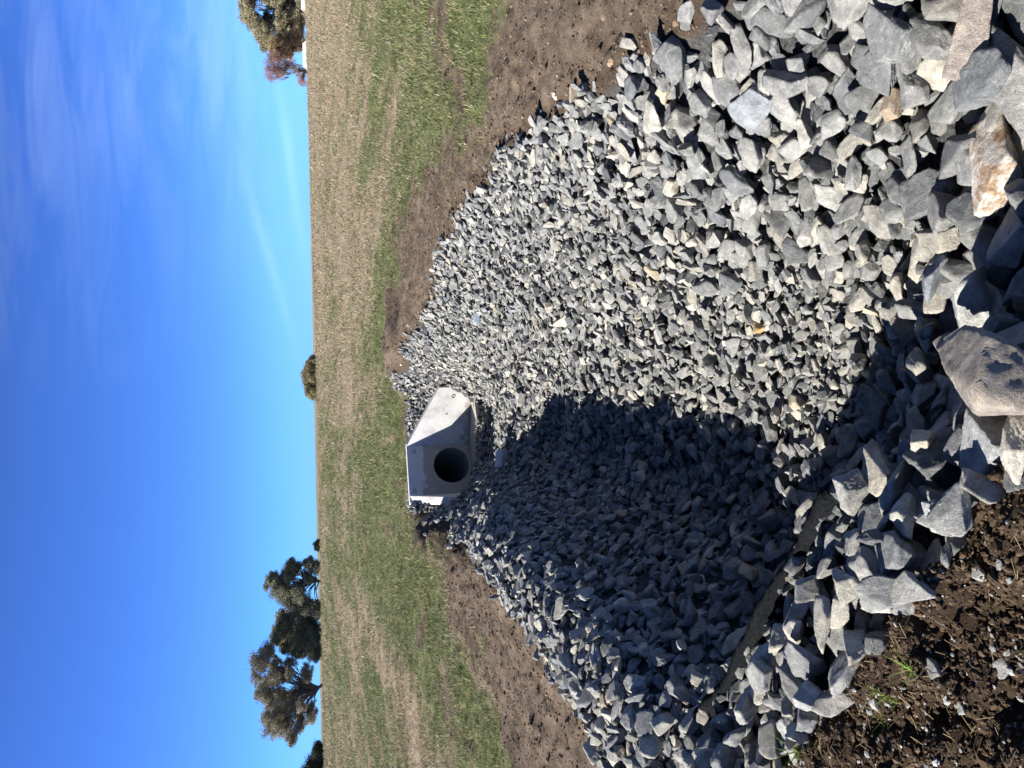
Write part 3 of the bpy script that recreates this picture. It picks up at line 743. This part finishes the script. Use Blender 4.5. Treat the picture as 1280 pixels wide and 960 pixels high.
p3 = scatter(900, (-1.9, .1), (1.0, 2.9), lambda x, y: (outd(x, y) < .02)*smooth(-.1, -.7, x)*(x/y > -.66)*(.25+smooth(0, .6, fbm(x*3, y*3, seed=71))))
p4 = scatter(500, (-4, 4.5), (2.6, 12), lambda x, y: (outd(x, y) < .0)*(outd(x, y) > -1.6)*(np.abs(x)/y < .6))
pts = np.concatenate([p3, p4])
lumps('gravel_chips', pts, np.exp(rng.normal(math.log(.0042), .45, len(pts))), (.3, .7), M_ROCK, lambda n: np.array((.27, .27, .265))*np.exp(rng.normal(0, .25, (n, 1))), 1,
      'tiny pale grey stone chips scattered over the dark soil', 'gravel', .3, .8)
# pebbles on the near soil that can be singled out
for x, y, r, az, l in ((-.75, 1.65, .020, .3, 'flat grey pebble on dark soil beside the small green weed'), (-.71, 1.50, .024, 1.2, 'pale grey pebble alone on dark soil near the photo\'s right edge'),
                    (-.48, 1.50, .019, 2.0, 'small whitish pebble on dark soil closest to the rim stones'), (-.83, 1.58, .012, .2, 'tiny pale shard of stone on dark soil')):
    V, Fa = carve(int(r*1e4) % 40, 4, int(x*-100), 1.); M = rot_normal((0, 0, 1), az, .25, az)@np.diag((r*1.3, r, r*.6))
    o = mesh_np('pebble', V@M.T, Fa, M_ROCK, col=np.repeat(np.array([[.24, .24, .225]]), len(V), 0), smooth_shade=True, loc=(x, y, float(terrain_z(np.array(x), np.array(y)))+r*.4))
    prop(o, l, 'pebble')
# ------------------------------------------------------------------ grass
def blades(name, x, y, z, h, w, col, bend=.5):
    n = len(x); a = rng.uniform(0, 6.28, n); b = rng.uniform(0, 6.28, n); ln = h*bend*rng.uniform(.2, 1.4, n)
    A = np.stack([x-np.cos(a)*w, y-np.sin(a)*w, z], -1); B = np.stack([x+np.cos(a)*w, y+np.sin(a)*w, z], -1)
    Tp = np.stack([x+np.cos(b)*ln, y+np.sin(b)*ln, z+h], -1)
    V = np.stack([A, B, Tp], 1).reshape(-1, 3); F = np.arange(3*n).reshape(-1, 3)
    return mesh_np(name, V, F, M_BLADE, col=np.repeat(col, 3, 0))
G = []
def ring(y0, y1, dens, h):
    A = (y1**2-y0**2)*.62; n = int(A*dens); y = np.sqrt(rng.uniform(y0**2, y1**2, n)); x = y*rng.uniform(-.60, .60, n)
    s = soil_f(x, y) if y0 < 22 else np.zeros(n); d = outd(x, y) if y0 < 14 else np.full(n, -9.)
    clump = smooth(-.6, .5, fbm(x*2.5, y*2.5, oct=3, seed=81))
    k = (d < -.06) & (rng.random(n) > s*.985) & (rng.random(n) < .35+.65*clump)
    x, y = x[k], y[k]; G.append((x, y, h*np.exp(rng.normal(0, .35, len(x)))*(.6+.6*clump[k])))
ring(5.5, 9, 2400, .035); ring(9, 14, 1500, .038); ring(14, 22, 600, .045); ring(22, 34, 240, .055); ring(34, 47, 110, .06)
gx_, gy_, gh_ = [np.concatenate(v) for v in zip(*G)]
st = straw_f(gx_, gy_); isS = rng.random(len(gx_)) < .12+.85*st
dist = np.hypot(gx_, gy_)
green = np.array((.135, .158, .060))*np.exp(rng.normal(0, .28, (len(gx_), 1))); strw = np.array((.29, .24, .16))*np.exp(rng.normal(0, .25, (len(gx_), 1)))
col = np.where(isS[:, None], strw, green)
wh = rng.random(len(gx_)) < .007; col[wh] = (.62, .60, .52)
gr = blades('grass', gx_, gy_, terrain_z(gx_, gy_)-.004, gh_, .0013+.00040*dist, np.clip(col, 0, .8), .9)
prop(gr, 'patchy green and straw coloured grass over the field', 'grass', kind='stuff')
print('grass', len(gx_), time.time()-T0)
# dry straw on near soil
ps = scatter(480, (-1.9, .1), (1.0, 3.0), lambda x, y: (outd(x, y) < .02)*smooth(.1, -.6, x)*(x/y > -.7)*(.2+smooth(0, .5, fbm(x*2+4, y*2, seed=73))))
zz = terrain_z(ps[:, 0], ps[:, 1])+.010; a = rng.uniform(0, 3.14, len(ps)); l = rng.uniform(.012, .05, len(ps)); w = .0008
dx, dy = np.cos(a)*l/2, np.sin(a)*l/2; rise = rng.uniform(-.01, .016, len(ps))
V = np.stack([np.stack([ps[:, 0]-dx-dy/l*w*2, ps[:, 1]-dy+dx/l*w*2, zz], -1), np.stack([ps[:, 0]-dx+dy/l*w*2, ps[:, 1]-dy-dx/l*w*2, zz], -1),
              np.stack([ps[:, 0]+dx+dy/l*w*2, ps[:, 1]+dy-dx/l*w*2, zz+rise], -1), np.stack([ps[:, 0]+dx-dy/l*w*2, ps[:, 1]+dy+dx/l*w*2, zz+rise], -1)], 1).reshape(-1, 3)
so = mesh_np('dry_straw', V, np.arange(4*len(ps)).reshape(-1, 4), M_BLADE, col=np.repeat(np.array((.22, .17, .10))*np.exp(rng.normal(0, .3, (len(ps), 1))), 4, 0))
prop(so, 'bits of dry root and straw littering the dark near soil', 'straw', kind='stuff')
# little weeds
for x, y, n, h, l in ((-.77, 1.69, 26, .05, 'small bright green weed on dark soil beside a flat grey pebble'), (-1.21, 2.20, 46, .06, 'green grass tuft growing at the foot of the rim stones'),
                      (-.91, 1.86, 34, .045, 'yellow-green grass tuft at the edge between rim stones and dark soil'), (-1.33, 2.22, 24, .05, 'sparse olive grass tuft at the photo\'s bottom edge'), (-1.0, 1.9, 18, .035, 'thin yellowish grass sprigs on dark soil')):
    sp = .009; X_ = rng.normal(0, sp, n); Y_ = rng.normal(0, sp, n)
    z0 = float(terrain_z(np.array(x), np.array(y)))
    o = blades('grass_tuft', X_, Y_, terrain_z(x+X_, y+Y_)-z0, h*rng.uniform(.5, 1.2, n), np.full(n, .0018), np.array((.16, .24, .05))*np.exp(rng.normal(0, .3, (n, 1))), 1.2)
    o.location = (x, y, z0); prop(o, l, 'grass tuft')
# ------------------------------------------------------------------ trees
def tube(P, R, k=7):
    P = np.array(P, float); R = np.array(R); n = len(P); Tn = np.gradient(P, axis=0); Tn /= np.linalg.norm(Tn, axis=1, keepdims=True)
    ref = np.array((.3, 1, .1)); A = np.cross(Tn, ref); A /= np.linalg.norm(A, axis=1, keepdims=True); B = np.cross(Tn, A)
    a = np.arange(k)*2*math.pi/k
    V = P[:, None]+R[:, None, None]*(A[:, None]*np.cos(a)[None, :, None]+B[:, None]*np.sin(a)[None, :, None])
    F = [(i*k+j, i*k+(j+1) % k, (i+1)*k+(j+1) % k, (i+1)*k+j) for i in range(n-1) for j in range(k)]
    return V.reshape(-1, 3), F
def tree(name, base, clumps, green, label, cat, dens=1., leaf=.16, trunk_r=.35, seed=0, depth=.8, group=None, tips=None):
    r = np.random.default_rng(seed); base = np.array(base, float)
    t = empty(name, base, label, cat, group)
    cl = []; zs = [c[1] for c in clumps]; xs_ = [c[0] for c in clumps]; cx0 = np.mean(xs_); half = (max(xs_)-min(xs_))/2+.1
    for x, z, rad in clumps:
        k = math.sqrt(max(.1, 1-((x-cx0)/half)**2*.8))
        for s in (0, 1, 2)[:2 if rad < 1 else 3]:
            dy = r.uniform(-1, 1)*half*depth*k; cl.append(np.array((x-base[0]+r.normal(0, .1), dy, z-base[2]+r.normal(0, .12), rad*r.uniform(1.1, 1.38))))
    # limbs
    V, F = [], []; off = 0
    hz = max(zs)-base[2]; fork = np.array((cx0-base[0], 0, hz*.20))
    fk = [np.array((0, 0, -.5)), np.array((fork[0]*.3, 0, hz*.08)), np.array((fork[0]*.7, 0, hz*.14)), fork]
    v, f = tube(fk, [trunk_r*1.0, trunk_r*.8, trunk_r*.7, trunk_r*.6]); V.append(v); F += [tuple(i+off for i in q) for q in f]; off += len(v)
    for c in cl:
        p0 = fork*r.uniform(.5, 1.); p1 = c[:3]; mid1 = p0*.65+p1*.35+np.array((0, 0, .06*hz))+r.normal(0, .25, 3); mid2 = p0*.3+p1*.7+r.normal(0, .3, 3)+np.array((0, 0, -.02*hz))
        v, f = tube([p0, mid1, mid2, p1], [trunk_r*.38, trunk_r*.25, trunk_r*.15, .02], 5); V.append(v); F += [tuple(i+off for i in q) for q in f]; off += len(v)
        for _ in range(3):
            q1 = p1+r.normal(0, c[3]*.5, 3); v, f = tube([mid2, (mid2+q1)/2+r.normal(0, .15, 3), q1], [.07, .05, .015], 4); V.append(v); F += [tuple(i+off for i in q) for q in f]; off += len(v)
    mesh_np('trunk', np.concatenate(V), F, M_BARK, t, smooth_shade=True)
    LV, LC = [], []
    for c in cl:
        subs = r.normal(0, .5, (int(9+4*c[3]), 3)); 
        for s_ in subs:
            nrmv = np.linalg.norm(s_); s_ = s_/max(nrmv, .55)*min(nrmv, .95)*c[3]*np.array((1, 1, .85))
            cc = c[:3]+s_; rr_ = c[3]*r.uniform(.32, .66)
            n = int(dens*150*r.uniform(.5, 1.3)*min(1.8, rr_/.4))
            p = r.normal(0, 1, (n, 3)); p /= np.linalg.norm(p, axis=1, keepdims=True); p = cc+p*rr_*1.25*(r.random((n, 1))**.6)*np.array((1, 1, .75))
            e1 = r.normal(0, 1, (n, 3)); e1 /= np.linalg.norm(e1, axis=1, keepdims=True); e2 = np.cross(e1, r.normal(0, 1, (n, 3))); e2 /= np.linalg.norm(e2, axis=1, keepdims=True)
            sz = leaf*r.uniform(.6, 1.3, (n, 1)); q = np.stack([p-e1*sz, p-e2*sz*.45, p+e1*sz, p+e2*sz*.45], 1)
            LV.append(q.reshape(-1, 3)); g = np.array(green)*math.exp(r.normal(0, .18))*np.exp(r.normal(0, .22, (n, 1))); LC.append(np.repeat(g, 4, 0))
    LV = np.concatenate(LV); mesh_np('crown', LV, np.arange(len(LV)).reshape(-1, 4), M_LEAF, t, col=np.clip(np.concatenate(LC), .004, .6))
    return t
TA = [(-54.02, 12.97, 1.5), (-51.97, 11.42, 1.17), (-55.54, 13.26, 1.0), (-60.42, 12.35, 1.5), (-59.02, 10.8, 1.17), (-64.53, 11.22, 1.5), (-66.11, 10.03, 1.33), (-68.4, 7.17, 1.0), (-66.99, 8.22, 1.17), (-66.69, 5.6, 1.0), (-63.69, 9.07, 1.5), (-63.3, 7.07, 1.5), (-61.31, 5.03, 1.17), (-58.28, 8.96, 1.0), (-56.6, 4.16, 1.0), (-56.23, 7.39, 1.0), (-65.03, 3.55, 1.0), (-55.59, 10.28, 1.0), (-60.79, 9.32, 1.17), (-62.41, 11.63, 1.0)]
TB = [(-37.45, 10.37, 1.0), (-38.67, 11.0, .83), (-39.33, 8.89, 1.33), (-41.35, 7.7, 1.5), (-35.19, 6.81, .83), (-37.1, 7.0, 1.17), (-36.4, 5.76, 1.0), (-34.83, 3.25, 1.0), (-35.4, 2.17, 1.0), (-38.03, 3.47, .83), (-40.42, 5.53, 1.33), (-42.58, 6.5, 1.33), (-43.41, 4.35, 1.33), (-44.26, 2.19, 1.17), (-37.61, 8.55, .83)]
TC = [(-47.93, 8.99, 1.04), (-46.67, 8.33, .86), (-50.21, 9.35, 1.04), (-51.78, 10.17, 1.04), (-49.71, 7.75, 1.55), (-50.89, 5.86, 1.9), (-52.49, 3.32, 1.73), (-47.25, 5.79, 1.38), (-49.16, 3.25, 1.73), (-52.98, 8.13, 1.21), (-54.08, 5.6, 1.38), (-54.75, 2.4, 1.38), (-46.55, 2.55, 1.21)]
TD = [(-79.93, 1.9, 1.24), (-80.79, 3.08, 1.42), (-77.84, 2.19, 1.06), (-82.32, 4.27, 1.77), (-83.86, 1.98, 2.12)]
TE = [(6.49, 1.67, 1.04), (5.09, 2.29, 1.46), (3.08, 2.52, 1.66), (1.27, 2.56, 1.46), (-.56, 1.82, 1.25), (3.05, 1.16, 1.46)]
TF = [(71.49, 12.23, 1.25), (73.81, 11.34, 1.87), (75.91, 12.56, 1.87), (70.21, 11.69, .94), (68.81, 10.87, 1.25), (67.11, 9.91, 1.25), (66.02, 8.8, 1.09), (65.22, 7.82, .94), (70.8, 8.84, .94), (71.63, 6.54, 1.4), (68.05, 6.33, 1.09), (66.02, 5.65, 1.09), (71.57, 4.24, 1.4), (68.58, 4.01, 1.25), (66.4, 3.18, 1.09), (70.23, 2.52, 1.09), (76.14, 6.45, 2.81), (76.97, 9.72, 2.5), (75.43, 3.29, 2.19), (73.31, 4.78, 1.4), (73.58, 7.93, 1.4)]
TG = [(57.77, 7.73, .73), (56.06, 8.16, .87), (54.82, 8.05, .87), (57.03, 6.54, 1.17), (55.34, 6.71, 1.02), (54.72, 5.78, .58), (56.17, 3.46, .58), (54.52, 2.95, .73), (55.69, 2.39, .58), (56.95, 4.26, .73), (56.32, 5.08, .58), (54.01, 2.29, .44)]
TI = [(60.81, 6.87, 1.04), (61.75, 5.89, 1.04), (59.96, 6.75, .89), (60.37, 5.37, 1.04), (61.59, 4.52, 1.19), (62.27, 3.4, 1.19)]
TH_ = [(-39.29, 1.24, .83), (-40.28, 1.45, .62)]
GT = 'trees along the horizon beyond the field'
tree('gum_tree', (-59.5, 160, .2), TA, (.26, .235, .17), 'tallest open gum tree with wide spreading limbs and gaps of sky', 'tree', .8, 0.122, .42, 1, group=GT)
tree('gum_tree', (-39, 160, .2), TB, (.19, .19, .13), 'dark gum tree with a leaning pointed top, nearest the headwall in its clump', 'tree', 1., 0.122, .38, 2, group=GT)
tree('bushy_tree', (-51, 166, .2), TC, (.24, .235, .15), 'dense olive bushy tree between the two gum trees', 'tree', 1.6, 0.130, .35, 3, group=GT)
tree('bushy_tree', (-82, 170, .2), TD, (.07, .08, .05), 'dark tree cut off by the photo\'s bottom edge', 'tree', 1.5, 0.130, .3, 4, group=GT)
tree('round_tree', (3, 200, .2), TE, (.25, .22, .12), 'low rounded olive tree top alone on the horizon above the headwall', 'tree', 1.8, 0.144, .35, 5, group=GT)
tree('gum_tree', (71, 150, .2), TF, (.25, .225, .14), 'big dense gum tree cut off by the photo\'s top edge', 'tree', 1.5, 0.122, .45, 6, group=GT)
tree('bare_tree', (56.5, 140, .2), TG, (.28, .17, .15), 'thin reddish-brown nearly leafless tree beside the big gum tree', 'tree', .42, 0.072, .16, 7, group=GT)
tree('bushy_tree', (61.3, 143, .2), TI, (.28, .20, .11), 'yellow-brown bushy tree between the big gum and the reddish tree', 'tree', 1.4, 0.108, .25, 8, group=GT)
tree('shrub', (-39.8, 200, .1), TH_, (.05, .045, .03), 'tiny dark shrub on the horizon beside the dark leaning gum tree', 'shrub', 1.2, .14, .12, 9, group=GT)
# far white farm buildings
def shed(x, y, w, d, h, label):
    t = empty('farm_shed', (x, y, .3), label, 'farm building', 'white farm buildings on the horizon')
    O = np.array((x, y, .3))
    def b(x0, x1, y0, y1, z0, z1): return [(a, c, e) for e in (z0, z1) for a, c in ((x0, y0), (x1, y0), (x1, y1), (x0, y1))]
    BF = [(0, 1, 2, 3), (4, 5, 6, 7), (0, 1, 5, 4), (1, 2, 6, 5), (2, 3, 7, 6), (3, 0, 4, 7)]
    x0, x1, y0, y1 = x-w/2, x+w/2, y-d/2, y+d/2
    V = b(x0, x1, y0, y1, .0, h)+[(x0, y, h+.8), (x1, y, h+.8)]
    solid('wall', V, [(0, 1, 2, 3), (0, 1, 5, 4), (2, 3, 7, 6), (1, 2, 6, 9, 5), (3, 0, 4, 8, 7), (4, 5, 9, 8), (6, 7, 8, 9)], M_WALLP, t, O, .01)
    R = [(x0-.2, y0-.3, h-.16), (x1+.2, y0-.3, h-.16), (x1+.2, y, h+.86), (x0-.2, y, h+.86), (x1+.2, y1+.3, h-.16), (x0-.2, y1+.3, h-.16)]
    R = R+[(a, b_, c+.08) for a, b_, c in R]
    solid('roof', R, [(0, 1, 2, 3), (3, 2, 4, 5), (6, 7, 8, 9), (9, 8, 10, 11), (0, 1, 7, 6), (5, 4, 10, 11), (1, 2, 8, 7), (2, 4, 10, 8), (0, 3, 9, 6), (3, 5, 11, 9)], M_ROOF, t, O, 0)
    for k in (-.25, .25):
        solid('window', b(x+w*k-.4, x+w*k+.4, y0-.03, y0+.02, h-1.2, h-.5), BF, M_GLASS, t, O, 0)
shed(50.3, 120, 3.2, 3, 1.25, 'low white farm building showing under the reddish tree on the horizon')
shed(59.4, 121, 3., 3, 1.35, 'small white farm building at the photo\'s top edge under the big gum tree')
# ------------------------------------------------------------------ light
SUN_AZ = math.radians(188); SUN_EL = math.radians(33)          # direction towards the sun, azimuth from +X
sd = Vector((math.cos(SUN_AZ)*math.cos(SUN_EL)*1., math.sin(SUN_AZ)*math.cos(SUN_EL), math.sin(SUN_EL)))
L = bpy.data.lights.new('sun', 'SUN'); L.energy = 5.0; L.angle = math.radians(.53); L.color = (1, .955, .88)
lo = bpy.data.objects.new('sun', L); C.objects.link(lo); lo.rotation_euler = sd.to_track_quat('Z', 'Y').to_euler()
w = bpy.data.worlds.new('World'); bpy.context.scene.world = w; w.use_nodes = True; nt = w.node_tree
bg = nt.nodes['Background']; sky = nt.nodes.new('ShaderNodeTexSky'); sky.sky_type = 'NISHITA'; sky.sun_disc = False
sky.sun_elevation = SUN_EL; sky.sun_rotation = math.atan2(sd.x, sd.y); sky.altitude = 0; sky.air_density = 1.0; sky.dust_density = 0.; sky.ozone_density = 6.
def wn(t): return nt.nodes.new(t)
tc = wn('ShaderNodeTexCoord'); sep = wn('ShaderNodeSeparateXYZ'); nt.links.new(tc.outputs['Generated'], sep.inputs[0])
def wm(op, a, b=0., clamp=False):
    n_ = wn('ShaderNodeMath'); n_.operation = op; n_.use_clamp = clamp
    for v, i in ((a, n_.inputs[0]), (b, n_.inputs[1])):
        if hasattr(v, 'node'): nt.links.new(v, i)
        else: i.default_value = v
    return n_.outputs[0]
yy = wm('MAXIMUM', sep.outputs['Y'], .05); tx_ = wm('DIVIDE', sep.outputs['X'], yy); tz_ = wm('DIVIDE', sep.outputs['Z'], yy)
cmb = wn('ShaderNodeCombineXYZ'); nt.links.new(tx_, cmb.inputs[0]); nt.links.new(tz_, cmb.inputs[1])
mp = wn('ShaderNodeMapping'); nt.links.new(cmb.outputs[0], mp.inputs[0]); mp.inputs['Rotation'].default_value = (0, 0, .12); mp.inputs['Scale'].default_value = (2.6, 17, 1)
nz = wn('ShaderNodeTexNoise'); nt.links.new(mp.outputs[0], nz.inputs['Vector']); nz.inputs['Scale'].default_value = 1.6; nz.inputs['Detail'].default_value = 8; nz.inputs['Roughness'].default_value = .58; nz.inputs['Distortion'].default_value = .8
nz2 = wn('ShaderNodeTexNoise'); nt.links.new(cmb.outputs[0], nz2.inputs['Vector']); nz2.inputs['Scale'].default_value = 3.2; nz2.inputs['Detail'].default_value = 3
den = wm('MULTIPLY', wm('SUBTRACT', nz.outputs['Fac'], .40), 3.0, True)
msk = wm('MULTIPLY', wm('ADD', tx_, wm('MULTIPLY', wm('SUBTRACT', nz2.outputs['Fac'], .5), .9)), 2.3, True)
hor = wm('MULTIPLY', tz_, 12., True)
fac = wm('MULTIPLY', wm('MULTIPLY', wm('MULTIPLY', den, msk), hor), .07, True)
def streak(x0, z0, slope, half, w0):                             # one thin wisp low over the horizon
    dxs = wm('SUBTRACT', tx_, x0); dzs = wm('SUBTRACT', tz_, wm('ADD', wm('MULTIPLY', dxs, slope), wm('MULTIPLY', wm('SUBTRACT', nz2.outputs['Fac'], .5), .03)))
    dzs = wm('SUBTRACT', dzs, z0)
    g1 = wm('EXPONENT', wm('MULTIPLY', wm('MULTIPLY', dzs, dzs), -1/(w0*w0))); g2 = wm('EXPONENT', wm('MULTIPLY', wm('MULTIPLY', dxs, dxs), -1/(half*half)))
    return wm('MULTIPLY', wm('MULTIPLY', g1, g2), wm('ADD', wm('MULTIPLY', nz.outputs['Fac'], .8), .1))
st_ = wm('ADD', wm('ADD', streak(.30, .026, .12, .14, .007), streak(.18, .058, .26, .10, .007)), wm('MULTIPLY', streak(.30, .07, .1, .2, .045), .55))
fac = wm('ADD', fac, wm('MULTIPLY', st_, .10), True)
hs = wn('ShaderNodeHueSaturation'); hs.inputs['Saturation'].default_value = 1.0; hs.inputs['Value'].default_value = 1.
tn = wn('ShaderNodeMix'); tn.data_type = 'RGBA'; tn.blend_type = 'MULTIPLY'; tn.inputs[0].default_value = 1.; nt.links.new(sky.outputs[0], tn.inputs[6]); gr_ = wn('ShaderNodeValToRGB'); nt.links.new(sep.outputs['Z'], gr_.inputs['Fac']); e_ = gr_.color_ramp.elements; e_[0].color = (.34, .88, 2.3, 1); e3_ = e_.new(.12); e3_.color = (.44, .78, 1.5, 1); e4_ = e_.new(.3); e4_.color = (.46, .68, 1.32, 1); e5_ = e_.new(.5); e5_.color = (.42, .47, .60, 1); e_[4].color = (.28, .31, .38, 1); e_[4].position = 1.; nt.links.new(gr_.outputs[0], tn.inputs[7])
nt.links.new(tn.outputs[2], hs.inputs['Color'])
mx = wn('ShaderNodeMix'); mx.data_type = 'RGBA'; nt.links.new(fac, mx.inputs[0]); nt.links.new(hs.outputs[0], mx.inputs[6]); mx.inputs[7].default_value = (15., 17.5, 20., 1)
nt.links.new(mx.outputs[2], bg.inputs['Color']); bg.inputs['Strength'].default_value = .05
# ------------------------------------------------------------------ camera (held sideways: world up points to the picture's left)
cam = bpy.data.cameras.new('camera'); co = bpy.data.objects.new('camera', cam); C.objects.link(co)
cam.sensor_fit = 'HORIZONTAL'; cam.sensor_width = 36; cam.lens = 36*961/1280; cam.clip_start = .05; cam.clip_end = 9000
Xc, Yc, Zc = -Uv, Rv, -Fv
co.matrix_world = Matrix(((Xc.x, Yc.x, Zc.x, 0), (Xc.y, Yc.y, Zc.y, 0), (Xc.z, Yc.z, Zc.z, EYE), (0, 0, 0, 1)))
sc = bpy.context.scene; sc.camera = co
sc.view_settings.view_transform = 'Standard'; sc.view_settings.look = 'None'; sc.view_settings.exposure = 1.4; sc.view_settings.gamma = 1
sc.cycles.max_bounces = 5; sc.cycles.diffuse_bounces = 3
print('done', time.time()-T0)
